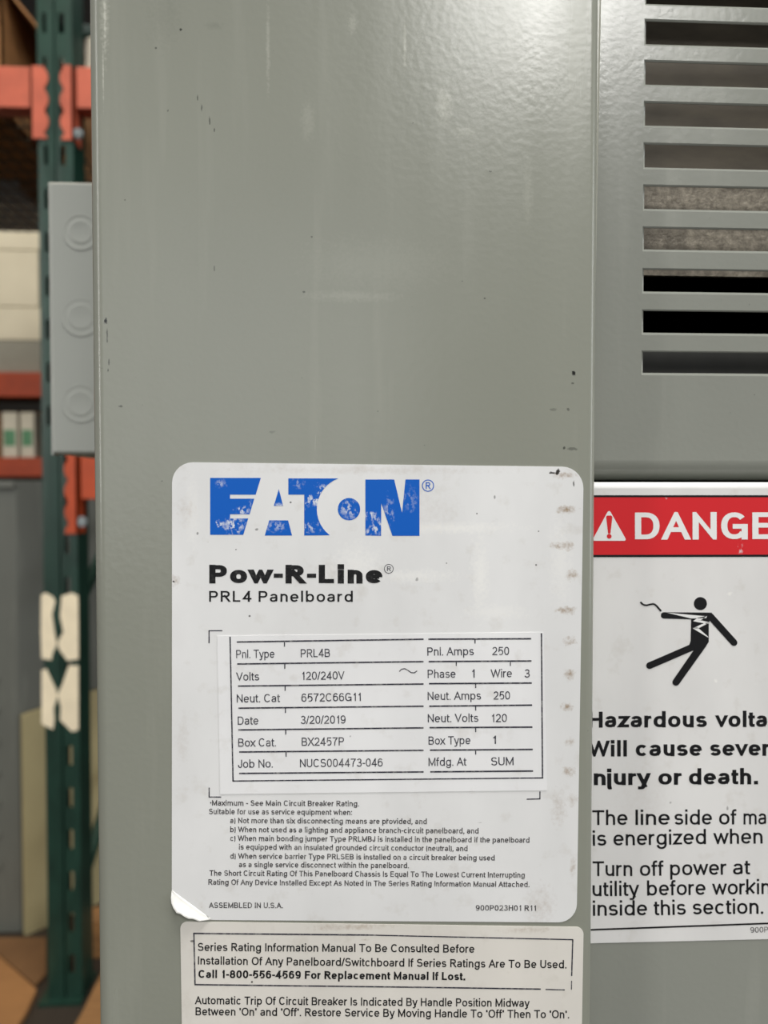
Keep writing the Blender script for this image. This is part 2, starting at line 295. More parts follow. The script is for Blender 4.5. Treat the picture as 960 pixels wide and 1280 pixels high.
def glyph_quads(ch, wt):
    W, spec, clip, sb, low = G[ch]; hw = wt / 2
    W0 = W; W = W + (max(0, wt - 1) * .4 if W > 1 else 0); bw = W if W > 0 else wt; bw = max(bw, wt)
    def mx(x): return hw + (x / W0 * (W - wt) if W0 > 0 else x)
    anc = [(-2, -2 + hw), (0, hw), (5.2, 5.2 - hw), (7.2, 7.2 - hw)] if low else [(-2, -2 + hw), (0, hw), (7, 7 - hw), (8, 8 - hw)]
    def my(y):
        for (a, b), (c, d) in zip(anc, anc[1:]):
            if y <= c or (c, d) == anc[-1]: return b + (y - a) * (d - b) / (c - a)
    total = []; out = []
    for st in spec.split(';'):
        out = []; total.append(out)
        tk = st.split(); butt = closed = False
        if tk[0] == 'd':
            x = mx(float(tk[1])); y = my(float(tk[2])); h = hw * 1.05; out.append([(x - h, y - h), (x + h, y - h), (x + h, y + h), (x - h, y + h)]); continue
        if tk[0] in 'bos' and len(tk[0]) == 1: butt = tk[0] == 'b'; closed = tk[0] == 'o'; tk = tk[1:]
        pts = []; i = 0
        while i < len(tk):
            if tk[i] == 'a':
                cx, cy, rx, ry, a0, a1 = map(float, tk[i + 1:i + 7]); i += 7
                n = max(3, int(abs(a1 - a0) / 15))
                for k in range(n + 1):
                    t = R(a0 + (a1 - a0) * k / n); c, s = math.cos(t), math.sin(t); e = 2 / 2.25
                    pts.append((mx(cx + rx * math.copysign(abs(c) ** e, c)), my(cy + ry * math.copysign(abs(s) ** e, s))))
            else: pts.append((mx(float(tk[i])), my(float(tk[i + 1])))); i += 2
        P = [pts[0]]
        for p in pts[1:]:
            if math.dist(p, P[-1]) > .02: P.append(p)
        if closed and math.dist(P[0], P[-1]) < .05: P.pop()
        n = len(P)
        if not butt and not closed:
            def ext(a, b):
                d = math.dist(a, b); return (a[0] + (a[0] - b[0]) / d * hw * 1.0, a[1] + (a[1] - b[1]) / d * hw * 1.0)
            k = 2.2 if clip else 1
            def extk(a, b):
                d = math.dist(a, b); return (a[0] + (a[0] - b[0]) / d * hw * k, a[1] + (a[1] - b[1]) / d * hw * k)
            s0 = extk(P[0], P[1]) if clip and abs(P[0][0] - P[1][0]) > .05 and abs(P[0][1] - P[1][1]) > .05 else ext(P[0], P[1])
            s1 = extk(P[-1], P[-2]) if clip and abs(P[-1][0] - P[-2][0]) > .05 and abs(P[-1][1] - P[-2][1]) > .05 else ext(P[-1], P[-2])
            P[0] = s0; P[-1] = s1
        LR = []
        for i in range(n):
            a = P[i - 1] if (i or closed) else None; b = P[(i + 1) % n] if (i < n - 1 or closed) else None; p = P[i]
            def dirn(u, v):
                d = math.dist(u, v); return ((v[0] - u[0]) / d, (v[1] - u[1]) / d)
            d0 = dirn(a, p) if a else dirn(p, b); d1 = dirn(p, b) if b else d0
            n0 = (-d0[1], d0[0]); n1 = (-d1[1], d1[0]); m = (n0[0] + n1[0], n0[1] + n1[1]); L = math.hypot(*m)
            if L < 1e-3: m = n0; k = 1
            else: m = (m[0] / L, m[1] / L); k = min(5.5, 1 / max(.1, m[0] * n0[0] + m[1] * n0[1]))
            ox, oy = m[0] * hw * k, m[1] * hw * k * (.93 if wt < 1.3 else .85)
            LR.append(((p[0] + ox, p[1] + oy), (p[0] - ox, p[1] - oy)))
        for i in range(n if closed else n - 1):
            j = (i + 1) % n; out.append([LR[i][0], LR[j][0], LR[j][1], LR[i][1]])
    quads = []
    for si, out in enumerate(total):
      res = []
      for q in out:
        if clip:
            for lim, sg in ((clip[0], 1), (clip[1], -1)):
                nq = []
                for a, b in zip(q, q[1:] + q[:1]):
                    ia = (a[1] - lim) * sg >= -1e-9; ib = (b[1] - lim) * sg >= -1e-9
                    if ia: nq.append(a)
                    if ia != ib:
                        t = (lim - a[1]) / (b[1] - a[1]); nq.append((a[0] + t * (b[0] - a[0]), lim))
                q = nq
                if len(q) < 3: break
        if len(q) >= 3: quads.append((si, q))
    return quads, bw, sb
def text(s, x0, y0, x1, y1, cap, wt, mat, parent, Y, name='printed_text', track=0.0):
    """one printed line: baseline from (x0,y0) to (x1,y1), cap height in pixels, stroke weight in 1/7 of it"""
    quads = []; x = 0; first = True; prev = 0
    for ch in s:
        if ch == ' ': x += 2.6; continue
        q, W, sb = glyph_quads(ch, wt)
        if not first: x += sb + track
        quads += [(si, [(x + u, v) for u, v in p]) for si, p in q]; x += W; end = x; x += sb; first = False
    sx = math.hypot(x1 - x0, y1 - y0) / end; sy = cap / 7; L = math.hypot(x1 - x0, y1 - y0)
    ux, uy = (x1 - x0) / L, (y1 - y0) / L
    polys = [[(x0 + u * sx * ux + v * sy * uy, y0 + u * sx * uy - v * sy * ux) for u, v in p] for si, p in quads]
    o = flat(name, polys, mat, parent, Y, lift=[si * 1e-5 for si, p in quads])
    return o
def seg(x0, y0, x1, y1, t):
    L = math.hypot(x1 - x0, y1 - y0); nx, ny = -(y1 - y0) / L * t / 2, (x1 - x0) / L * t / 2
    return [(x0 + nx, y0 + ny), (x1 + nx, y1 + ny), (x1 - nx, y1 - ny), (x0 - nx, y0 - ny)]
def circle(cx, cy, r, n=24, a0=0, a1=360): return [(cx + r * math.cos(R(a0 + (a1 - a0) * k / n)), cy + r * math.sin(R(a0 + (a1 - a0) * k / n))) for k in range(n)]
def ring(cx, cy, r, t, n=24):
    o = circle(cx, cy, r, n); i = circle(cx, cy, r - t, n)
    return [[o[k], o[(k + 1) % n], i[(k + 1) % n], i[k]] for k in range(n)]
def capsule(x0, y0, x1, y1, r, r1=None, n=8):
    r1 = r1 or r; a = math.degrees(math.atan2(y1 - y0, x1 - x0))
    return [(x1 + r1 * math.cos(R(a - 90 + 180 * k / n)), y1 + r1 * math.sin(R(a - 90 + 180 * k / n))) for k in range(n + 1)] + \
           [(x0 + r * math.cos(R(a + 90 + 180 * k / n)), y0 + r * math.sin(R(a + 90 + 180 * k / n))) for k in range(n + 1)]
def rounded(c, rad, n=7):
    """corners c (clockwise quad in px), radius per corner"""
    out = []
    for i in range(len(c)):
        p = Vector(c[i]); a = (Vector(c[i - 1]) - p).normalized(); b = (Vector(c[(i + 1) % len(c)]) - p).normalized(); r = rad[i]
        if r <= 0: out.append(tuple(p)); continue
        A = p + a * r; B = p + b * r; O = p + (a + b) * r
        for k in range(n + 1):
            t = math.pi / 2 * k / n; out.append(tuple(O - b * r * math.cos(t) - a * r * math.sin(t)))
    return out
def sheet(name, loop, mat, parent, Y, thick=.00018, **kw):
    b = MB(); b.prism([at(x, y, Y) for x, y in loop], (0, -thick, 0)); return b.build(name, mat, parent, **kw)

# ------------------------------------------------------------ left enclosure
xl = at(114.6, 640, YF).x; xr = at(745.4, 640, YF).x
left = thing('electrical_enclosure', ((xl + xr) / 2, YF + .2, 0), 'tall grey enamelled steel enclosure carrying the blue-lettered white rating label', 'enclosure')
def extrude_profile(prof, z0, z1, name, mat, parent, closed=False, nz=1, **kw):
    n = len(prof); v = []; f = []
    for k in range(nz + 1):
        z = z0 + (z1 - z0) * k / nz; v += [(x, y, z) for x, y in prof]
    for k in range(nz):
        for i in range(n if closed else n - 1):
            j = (i + 1) % n; f.append([k * n + i, k * n + j, (k + 1) * n + j, (k + 1) * n + i])
    if closed: f += [list(reversed(range(n))), [nz * n + i for i in range(n)]]
    return mesh_obj(name, v, f, mat, parent, **kw)
def corner(cx, cy, r, a0, a1, n=10): return [(cx + r * math.cos(R(a0 + (a1 - a0) * k / n)), cy + r * math.sin(R(a0 + (a1 - a0) * k / n))) for k in range(n + 1)]
rl, rr = .0048, .0034
xst = at(722, 900, YL).x - .003      # behind its front lip the enclosure steps in, so the neighbour's label runs on under the lip
prof = [(xl, YF + .45)] + corner(xl + rl, YF + rl, rl, 180, 270) + corner(xr - rr, YF + rr, rr, 270, 360) + [(xr, YF + .0185), (xst, YF + .0185), (xst, YF + .45)]
def smooth_angle(o, deg=40):
    o.data.polygons.foreach_set('use_smooth', [True] * len(o.data.polygons))
    o.data.set_sharp_from_angle(angle=R(deg))
b = extrude_profile(prof, .0, 2.05, 'body', m_front, left, closed=True); smooth_angle(b, 35)
# thin corner flange tucked behind the right bend, leaning away towards its foot
fl = MB(); z1 = at(745, -60, YF + .006).z; z0 = at(742, 620, YF + .006).z
fl.prism([(xr - .004, YF + .0055, z0), (xr + .0002, YF + .0055, z0), (xr + .0026, YF + .0055, z1), (xr - .004, YF + .0055, z1)], (0, .004, 0))
fl.build('corner_flange', m_edge, left, bevel=.0008)

# ---- main rating label
LY = YF - .00002; TH = .00018; TY = YF - .00026
lab = rounded([(215.2, 578), (729.5, 583.3), (721, 1152.6)], [25, 25, 23])
top_left = lab
loop = rounded([(215.2, 577.6), (729.5, 583.6), (720.6, 1152.8), (262, 1149.6), (214.9, 1113)], [26, 27, 23, 0, 0])
rating = sheet('rating_label', loop, m_label, left, LY, label='large white adhesive rating label with blue logo, table and small print')
# peeled, crumpled lower left corner
edge = [(214.9, 1113), (214.6, 1120), (215.0, 1127), (218, 1132), (222.5, 1136.5), (227, 1139), (232, 1141), (237, 1144), (242, 1146.2), (250, 1148.4), (256, 1149.2), (262, 1149.6)]
v = []; f = []; M = 6
for i, (ex, ey) in enumerate(edge):
    t = i / (len(edge) - 1); bx, by = 214.9 + (266 - 214.9) * t, 1112 + (1149.5 - 1112) * t
    for k in range(M + 1):
        s = k / M; x = bx + (ex - bx) * s; y = by + (ey - by) * s
        lift = (s ** 1.6) * math.sin(math.pi * min(1, max(0, t))) * .0022 + .0004 * s * math.sin(i * 2.3 + k * .9)
        p = at(x, y, YF); v.append((p.x, p.y - .0002 - max(0, lift), p.z))
for i in range(len(edge) - 1):
    for k in range(M):
        a = i * (M + 1) + k; f.append([a, a + 1, a + M + 2, a + M + 1])
m_peel = plain('torn_white_paper', (232, 231, 226), .5, var=.04, scale=300)
pc = mesh_obj('peeled_corner', v, f, m_peel, rating, smooth=True, label='crumpled white corner peeling off')
sd = pc.modifiers.new('thickness', 'SOLIDIFY'); sd.thickness = .00015

def c7(x, y): return (200 + x / 3.4286, 560 + y / 3.4286)
Ep = [c7(*p) for p in ((215, 128), (432, 128), (410, 200), (300, 200), (300, 217), (404, 217), (384, 284), (300, 284), (300, 302), (378, 302), (357, 372), (215, 372))]
A1 = [c7(*p) for p in ((509, 176), (528, 248), (488, 248))]; A2 = [c7(*p) for p in ((468, 310), (549, 310), (566, 375), (449, 375))]
oc = (812, 262); Rr = 140
arc = [(oc[0] + Rr * math.cos(t), oc[1] + Rr * math.sin(t)) for t in [R(250 - (250 - 127) * k / 14) for k in range(15)]]
Tp = [c7(*p) for p in [(550, 130)] + arc + [(618, 375), (618, 200), (550, 200)]]
O1 = circle(*c7(810, 262), 14, 28)
N1 = [(456.7, 599.4), (492.7, 599.3), (502.6, 641), (506.9, 599.3), (524.4, 599.3), (524.4, 669.8), (490.5, 669.8), (476.6, 629), (476.4, 669.8), (456.7, 669.4)]
for pl in (Ep, A1 , A2, Tp, O1, N1): pass
lg = flat('logo_lettering', [Ep, A1, A2, Tp, O1, N1], m_blue, rating, TY, label='blue block lettering, partly scratched off')
bmx = bmesh.new(); bmx.from_mesh(lg.data); bmesh.ops.triangulate(bmx, faces=bmx.faces, ngon_method='EAR_CLIP'); bmx.to_mesh(lg.data); bmx.free()
flat('registered_mark', ring(535, 607, 7.6, 1.1), m_blue, rating, TY)
text('R', 532.2, 611.2, 538, 611.2, 8.5, 1.1, m_blue, rating, TY)
text('Pow-R-Line', 261.6, 729.3, 478, 729.5, 23.4, 1.85, m_black_ink, rating, TY)
flat('registered_mark', ring(486, 711, 6, .8), m_thin_ink, rating, TY)
text('R', 483.8, 714, 488.6, 714, 6, 1.0, m_thin_ink, rating, TY)
text('PRL4 Panelboard', 261.4, 752.2, 441, 752.4, 13.6, 1.1, m_black_ink, rating, TY, track=.5)
for s in ([seg(261, 788.3, 278, 788.3, 1.3), seg(261.3, 788, 261.3, 804, 1.5)], [seg(261, 996.3, 276.5, 996.3, 1.4), seg(261.4, 984.5, 261.4, 996.8, 1.4)], [seg(658.4, 999, 675.5, 998.6, 1.4), seg(674.9, 989.3, 674.9, 999, 1.4)]):
    flat('corner_mark', s, m_thin_ink, rating, TY)
SM = [('*Maximum - See Main Circuit Breaker Rating.', 262.6, 1007, 448.8, 1008), ('Suitable for use as service equipment when:', 261.2, 1017.7, 440, 1018.8),
 ('a) Not more than six disconnecting means are provided, and', 287.7, 1029, 533.5, 1030.2), ('b) When not used as a lighting and appliance branch-circuit panelboard, and', 287.7, 1040.2, 598.2, 1042),
 ('c) When main bonding jumper Type PRLMBJ is installed in the panelboard if the panelboard', 287.7, 1051.2, 661.8, 1053.5), ('is equipped with an insulated grounded circuit conductor (neutral), and', 298.7, 1062, 584.5, 1064),
 ('d) When service barrier Type PRLSEB is installed on a circuit breaker being used', 287.7, 1073.4, 618.4, 1075.7), ('as a single service disconnect within the panelboard.', 298.7, 1084, 511, 1085.3),
 ('The Short Circuit Rating Of This Panelboard Chassis Is Equal To The Lowest Current Interrupting', 261.8, 1094.7, 656, 1097.2), ('Rating Of Any Device Installed Except As Noted In The Series Rating Information Manual Attached.', 260.4, 1106, 661.8, 1109),
 ('ASSEMBLED IN U.S.A.', 261.2, 1135, 353.5, 1135.3), ('900P023H01 R11', 594.7, 1138.3, 670, 1138.6)]
for s, a, b_, c_, d_ in SM: text(s, a, b_, c_, d_, 7.0, 1.2, m_small_ink, rating, TY)

# ---- data sticker on the label
data = sheet('data_sticker', [(271.5, 794.8), (480, 792.6), (679.5, 790.2), (683.8, 987.8), (275.3, 992.6)], m_data, left, LY - TH - .00004, thick=.00012, label='white typed data sticker with ruled table rows')
DY = YF - .00042
def ln(polys, name='ruled_line'): flat(name, polys, m_thin_ink, data, DY)
ln([seg(287.6, 796, 291.3, 977, 1.7)]); ln([seg(290.6, 976.3, 678.6, 972.4, 1.6)]); ln([seg(676.8, 791.5, 678.2, 973.2, 1.8)])
LS = [(296, 802.5, 799), (296.5, 830, 827), (297.5, 857.6, 855), (298, 885.2, 882.8), (298, 912.4, 909.8), (299, 940, 937.9), (299, 966.8, 964.9)]
for i, (x, ya, yb) in enumerate(LS):
    ln([seg(x, ya, 529.5, yb, 1.9)] + ([seg(355.6 + i * .4, ya, 355.6 + i * .4, ya + 6, 1.4)] if i < 6 else []))
RS = [(799, 798.4), (827, 826.2), (854.6, 853.8), (882.8, 881.4), (909.6, 908.9), (937.7, 936.8), (964.8, 963.8)]
for i, (ya, yb) in enumerate(RS):
    tk = [593.8] if i == 0 else [570.4, 638] if i == 1 else [594.6]
    ln([seg(535.4 + i * .4, ya, 664 + i * .4, yb, 2.0)] + ([seg(t, ya, t, ya + 5.5, 1.4) for t in tk] if i < 6 else []))
DT = [('Pnl. Type', 295.3, 822.8, 343, 822.2), ('PRL4B', 376, 821.8, 412.5, 821.2), ('Volts', 295.4, 851, 324, 850.6), ('120/240V', 377.3, 850, 430.5, 849.4), ('Neut. Cat', 296, 878.3, 350, 877.6), ('6572C66G11', 376.8, 877.3, 451, 876.2),
 ('Date', 297.3, 906, 323, 905.7), ('3/20/2019', 376, 905.1, 432, 904.5), ('Box Cat.', 297.8, 933.4, 345, 933), ('BX2457P', 377.2, 932.4, 430, 931.8), ('Job No.', 297.6, 960, 341, 959.5), ('NUCS004473-046', 375, 959.2, 478.5, 958.2),
 ('Pnl. Amps', 534.2, 819.6, 592.3, 819), ('250', 615.4, 819, 636.5, 818.8), ('Phase', 534.6, 847.6, 569.5, 847.2), ('1', 589.5, 847, 593.3, 847), ('Wire', 613.6, 847, 640, 846.6), ('3', 655.6, 847, 662.3, 847), ('Neut. Amps', 534.6, 875.2, 601.3, 874.5), ('250', 617, 874.6, 637.6, 874.4),
 ('Neut. Volts', 534.8, 903, 598, 902.4), ('120', 614.5, 902.8, 633.7, 902.6), ('Box Type', 535.7, 930.9, 588, 930.3), ('1', 615.7, 930, 620, 930), ('Mfdg. At', 535.7, 957.6, 583, 957), ('SUM', 614, 956.9, 642, 956.5)]
for s, a, b_, c_, d_ in DT: text(s, a, b_, c_, d_, 10.4, .95, m_thin_ink, data, DY)
wave = [(499, 839.5), (502, 836.5), (506, 835.8), (510, 838), (514, 840.8), (518, 841), (521.5, 838.5)]
ln([seg(*p, *q, 1.2) for p, q in zip(wave, wave[1:])], 'wave_symbol')

# ---- lower manual label
loop = rounded([(225.4, 1151.6), (729.4, 1158.6), (724.8, 1420), (229.5, 1420)], [9, 9, 9, 9])
man = sheet('manual_label', loop, m_label2, left, LY, label='aged white adhesive notice label with black framed text')
for s in (seg(241.6, 1166.8, 460, 1168.8, 1.9), seg(460, 1168.8, 716.5, 1174.6, 1.5), seg(242.3, 1166, 243.8, 1231, 1.8), seg(243, 1230.8, 530, 1234.2, 1.8), seg(530, 1234.2, 676, 1236.4, 1.8), seg(682, 1236.8, 706, 1237.4, 1.5), seg(716, 1174.5, 714.6, 1220, 1.6), seg(714.5, 1226, 714.3, 1237, 1.2)):
    flat('frame_line', [s], m_thin_ink, man, TY)
MT = [('Series Rating Information Manual To Be Consulted Before', 247.2, 1188.7, 593, 1191, 10.2, 1.12, m_black_ink), ('Installation Of Any Panelboard/Switchboard If Series Ratings Are To Be Used.', 247.4, 1205.6, 708, 1210.6, 10.2, 1.12, m_black_ink),
 ('Call 1-800-556-4569 For Replacement Manual If Lost.', 248, 1222.5, 581.5, 1225.5, 10.2, 1.55, m_black_ink), ('Automatic Trip Of Circuit Breaker Is Indicated By Handle Position Midway', 243.8, 1255.3, 661.8, 1258.8, 10.2, 1.12, m_black_ink),
 ('Between "On" and "Off". Restore Service By Moving Handle To "Off" Then To "On".', 244.4, 1269.2, 711.4, 1273, 10.2, 1.12, m_black_ink)]
for s, a, b_, c_, d_, cp, wt, mt in MT: text(s, a, b_, c_, d_, cp, wt, mt, man, TY)

# ------------------------------------------------------------ right enclosure
px_r = 1290
XR = at(px_r, 640, YU).x; XS0 = at(805.5, 350, YU).x; XS1 = at(1160, 350, YU).x; XL0 = xst + .0005
right = thing('vented_enclosure', ((XL0 + XR) / 2, YU + .2, 0), 'grey steel enclosure with horizontal vent slots above a red banner danger label', 'enclosure')
slots = [(-131.5, -101), (-79, -49), (-27.5, 3), (24.5, 53.5), (75.5, 104.2), (127, 155.5), (179, 208), (231.5, 260), (284, 310.8), (336, 363.6), (387.8, 415.2), (439.3, 465.6)]
zs = [(at(805, b_, YU).z, at(805, a, YU).z) for a, b_ in slots][::-1]
bv = .0011; bt = .0004; bl = .0009; thk = .0016
v = []; f = []
def quadf(x0, x1, z0, z1, y=YU):
    i = len(v); v.extend([(x0, y, z0), (x1, y, z0), (x1, y, z1), (x0, y, z1)]); f.append([i, i + 1, i + 2, i + 3])
rb = .008; zb = at(805, 600, YU).z + rb; ztop = 2.05
zc = zb
for (a, c) in zs:
    quadf(XL0, XR, zc, a - bv); quadf(XL0, XS0 - bl, a - bv, c + bt); quadf(XS1 + bl, XR, a - bv, c + bt); zc = c + bt
    rings = []
    for k in range(6):
        t = math.pi / 2 * k / 5; o_ = 1 - k / 5; yy = k / 5
        rings.append((o_, yy))
    rings.append((0, 1.4))
    base = len(v)
    for o_, yy in rings: v.extend([(XS0 - bl * o_, YU + bl * yy, a - bv * o_), (XS1 + bl * o_, YU + bl * yy, a - bv * o_), (XS1 + bl * o_, YU + bl * yy, c + bt * o_), (XS0 - bl * o_, YU + bl * yy, c + bt * o_)])
    for k in range(len(rings) - 1):
        for q in range(4):
            q2 = (q + 1) % 4; f.append([base + k * 4 + q, base + k * 4 + q2, base + k * 4 + 4 + q2, base + k * 4 + 4 + q])
quadf(XL0, XR, zc, ztop)
# inward bend at the foot of the cover
base = len(v); nb = 12
for k in range(nb + 1):
    t = math.pi / 2 * k / nb; y = YU + rb * (1 - math.cos(t)); z = zb - rb * math.sin(t); v.extend([(XL0, y, z), (XR, y, z)])
v.extend([(XL0, YU + .03, zb - rb), (XR, YU + .03, zb - rb)])
for k in range(nb + 1): f.append([base + 2 * k + 2, base + 2 * k + 3, base + 2 * k + 1, base + 2 * k])
cov = mesh_obj('vent_cover', v, f, m_side, right, label='upper steel cover punched with horizontal slots')
cov.data.polygons.foreach_set('use_smooth', [abs(p.normal.y) < .9999 for p in cov.data.polygons])
# lower cover with rolled top edge
zt = at(805, 603, YL).z; r2 = .0026
pr = [(YU + .03, zt)] + [(YL + r2 - r2 * math.sin(R(90 * k / 8)), zt - r2 + r2 * math.cos(R(90 * k / 8))) for k in range(9)] + [(YL, .02), (YL + .03, .02)]
v = []; f = []
for y, z in pr: v += [(XL0, y, z), (XR, y, z)]
for k in range(len(pr) - 1): f.append([2 * k + 2, 2 * k + 3, 2 * k + 1, 2 * k])
lc = mesh_obj('lower_cover', v, f, m_side, right, label='lower plain grey cover with rolled top edge'); smooth_angle(lc, 35)
# carcass and what shows through the slots
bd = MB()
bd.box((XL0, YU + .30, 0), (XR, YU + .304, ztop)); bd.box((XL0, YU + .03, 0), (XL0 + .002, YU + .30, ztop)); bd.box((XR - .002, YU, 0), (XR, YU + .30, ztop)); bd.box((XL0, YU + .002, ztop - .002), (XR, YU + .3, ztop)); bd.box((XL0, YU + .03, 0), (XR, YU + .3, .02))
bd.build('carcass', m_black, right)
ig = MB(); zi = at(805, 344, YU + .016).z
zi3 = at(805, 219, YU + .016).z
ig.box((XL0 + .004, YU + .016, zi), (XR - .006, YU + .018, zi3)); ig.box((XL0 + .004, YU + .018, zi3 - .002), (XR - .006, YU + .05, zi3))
ih = MB(); ih.box((XL0 + .004, YU + .050, zi3 - .002), (XR - .006, YU + .052, zi3 + .22)); ih.build('shade_sheet', m_brown, right, label='inner sheet coloured dark brown for the shade behind the upper slots')  # darker sheet so the light seems to fade up the slots
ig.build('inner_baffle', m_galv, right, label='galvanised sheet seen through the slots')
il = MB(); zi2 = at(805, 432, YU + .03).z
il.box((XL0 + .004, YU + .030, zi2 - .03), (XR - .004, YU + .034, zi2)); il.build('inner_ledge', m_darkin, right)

# ---- danger label, wrapped over the rolled edge
xd0 = at(722, 900, YL).x; xd1 = at(1095, 900, YL).x; off = .00016; DLY = YL - off
n0, n1 = 0, 1
zb0 = at(738, 1178.8, YL).z; zb1 = at(960, 1173.6, YL).z; xa = at(738, 1178.8, YL).x; xb = at(960, 1173.6, YL).x
def zbot(x): return zb0 + (x - xa) / (xb - xa) * (zb1 - zb0)
prof = [(YL + r2 - (r2 + off) * math.sin(R(a)), zt - r2 + (r2 + off) * math.cos(R(a))) for a in (8, 20, 32, 44, 56, 68, 80, 90)]
v = []; f = []
for y, z in prof: v += [(xd0, y, z), (xd1, y, z)]
v += [(xd0, DLY, zbot(xd0)), (xd1, DLY, zbot(xd1))]
for k in range(len(prof)): f.append([2 * k + 2, 2 * k + 3, 2 * k + 1, 2 * k])
dan = mesh_obj('danger_label', v, f, m_danger, right, label='white danger label with red banner and falling figure symbol')
PY = DLY - .00006; PY2 = DLY - .00012
flat('red_banner', [[(724, 621.3), (1090, 621.3), (1090, 693.4), (724, 693.9)]], m_red, dan, PY, label='red banner')
flat('banner_rule', [[(724, 619), (1090, 619), (1090, 621.5), (724, 621.5)]], m_dblack, dan, PY2); flat('banner_rule', [[(724, 693.6), (1090, 693), (1090, 695.8), (724, 696.5)]], m_dblack, dan, PY2)
flat('warning_triangle', [rounded([(761.3, 636.5), (783.5, 676), (740, 676)], [4.5, 3.5, 3.5], 4)], m_white_ink, dan, PY2, label='white warning triangle')
PY3 = DLY - .00018
flat('exclamation_mark', [[(757.6, 646), (759, 644.4), (764.2, 644.4), (765.6, 646), (763, 667), (760.2, 667)], circle(761.5, 670.4, 3, 14)], m_red, dan, PY3)
text('DANGER', 793.8, 674.6, 1003, 674.2, 34.4, 1.4, m_white_ink, dan, PY2, name='banner_lettering')
def c8(x, y): return (720 + x / 4, 590 + y / 4)
def cp(x0, y0, x1, y1, r, r1=None): return capsule(*c8(x0, y0), *c8(x1, y1), r / 4, (r1 or r) / 4)
body = [c8(*p) for p in ((576, 735), (590, 706), (668, 704), (690, 716), (668, 745), (664, 760), (664, 850), (645, 878), (600, 884), (566, 866), (573, 845))]
figs = [circle(*c8(622, 658), 8.2, 28), cp(440, 717, 590, 722, 16, 15), [c8(*p) for p in ((440, 701), (680, 703), (680, 740), (440, 733))], body, cp(672, 722, 790, 853, 17), cp(600, 868, 368, 968, 17), cp(634, 860, 500, 1051, 20, 18)]
for q in figs: flat('falling_figure', [q], m_dblack, dan, PY - .00001 * figs.index(q))
wv = [(322, 650), (334, 662), (350, 667), (372, 662), (388, 659), (402, 668), (412, 680), (426, 696)]
flat('live_wire', [seg(*c8(*p), *c8(*q), 2.2) for p, q in zip(wv, wv[1:])], m_dblack, dan, PY2)
bolt = [[c8(*p) for p in q] for q in (((452, 703), (655, 722), (650, 731), (575, 732)), ((655, 720), (622, 742), (585, 746), (610, 728)), ((585, 746), (622, 741), (668, 752), (660, 760)), ((668, 752), (612, 782), (583, 782), (640, 756)), ((583, 781), (606, 776), (664, 826), (658, 826)))]
flat('shock_bolt', bolt, m_white_ink, dan, PY3)
WB = 1.5
for s, a, b_, c_, d_ in [('Hazardous', 736, 909.6, 883.6, 909.2), ('voltage.', 894.8, 909, 1002, 908.8), ('Will', 735.5, 945.8, 783.7, 945.6), ('cause', 794.8, 945.4, 877.3, 945.1), ('severe', 887.6, 945, 979, 944.7), ('injury', 733.4, 981.6, 812.8, 981.2), ('or', 823.1, 981.1, 852, 981), ('death.', 861.3, 980.9, 947.4, 980.4)]:
    text(s, a, b_, c_, d_, 20, WB, m_dblack, dan, PY)
for s, a, b_, c_, d_ in [('The', 740.4, 1031.4, 784.5, 1031.2), ('line', 794.4, 1031.2, 837.3, 1031), ('side', 843, 1031, 890, 1030.8), ('of', 899, 1030.8, 920.6, 1030.6), ('main', 929.5, 1030.6, 975, 1030.4),
    ('is', 741, 1057.2, 758, 1057), ('energized', 767, 1057, 882.6, 1055.2), ('when', 892.2, 1055.2, 953.3, 1054.4), ('Turn', 740.8, 1095.2, 790.4, 1095), ('off', 800, 1095, 829.6, 1094.6), ('power', 837.8, 1094.4, 908, 1093.4), ('at', 916.4, 1093.2, 937.8, 1093),
    ('utility', 740.8, 1120.4, 798.6, 1119.8), ('before', 809, 1119.6, 882, 1118.6), ('working', 890.7, 1118.5, 978, 1117.4), ('inside', 741.2, 1144.8, 809, 1144.2), ('this', 817.4, 1144.2, 857.4, 1143.4), ('section.', 866, 1143.2, 954, 1142.2)]:
    text(s, a, b_, c_, d_, 18.6, 1.02, m_dblack, dan, PY)
flat('bottom_rule', [seg(724, 1162.8, 1090, 1149.6, 2.2)], m_dblack, dan, PY)
text('900P022H01', 938, 1166, 994, 1164.4, 7, 1.0, m_small_ink, dan, PY)

# ------------------------------------------------------------ small pale box bolted to the enclosure's left side
YJ = .56
a = at(60.5, 226.5, YJ); c = at(60.5, 567, YJ)
jb = thing('junction_box', ((a.x + xl) / 2, YJ + .05, c.z), 'small pale grey metal box with round knockouts, between green rack post and tall grey enclosure', 'junction box')
q = MB(); q.box((a.x, YJ, c.z), (xl + .0008, YJ + .11, a.z)); q.build('body', m_light, jb, bevel=.0022)
q = MB(); q.box((a.x - .0016, YJ + .0035, c.z - .001), (a.x + .0008, YJ + .013, a.z + .001)); q.build('lid_rim', m_light, jb, bevel=.0005)
for ky in (290, 396, 504):
    p = at(101, ky, YJ); v = []; f = []; n = 40
    rs = [(0, .0004), (.0068, .0004), (.0074, 0), (.0082, -.0001), (.0088, .0006), (.0118, .0006), (.0124, 0), (.0134, -.0001), (.014, .0002)]
    if ky == 290: rs = [(r_ * .93, y_ * 1.6) for r_, y_ in rs]
    for r_, y_ in rs:
        for k in range(n): t = 2 * math.pi * k / n; v.append((p.x + r_ * math.cos(t), YJ - .0005 + y_ * .28 - .0001 * (r_ < .009), p.z + r_ * math.sin(t)))
    for i in range(len(rs) - 1):
        for k in range(n): k2 = (k + 1) % n; f.append([i * n + k, i * n + k2, (i + 1) * n + k2, (i + 1) * n + k])
    mesh_obj('knockout', v, f, m_light, jb, smooth=True)

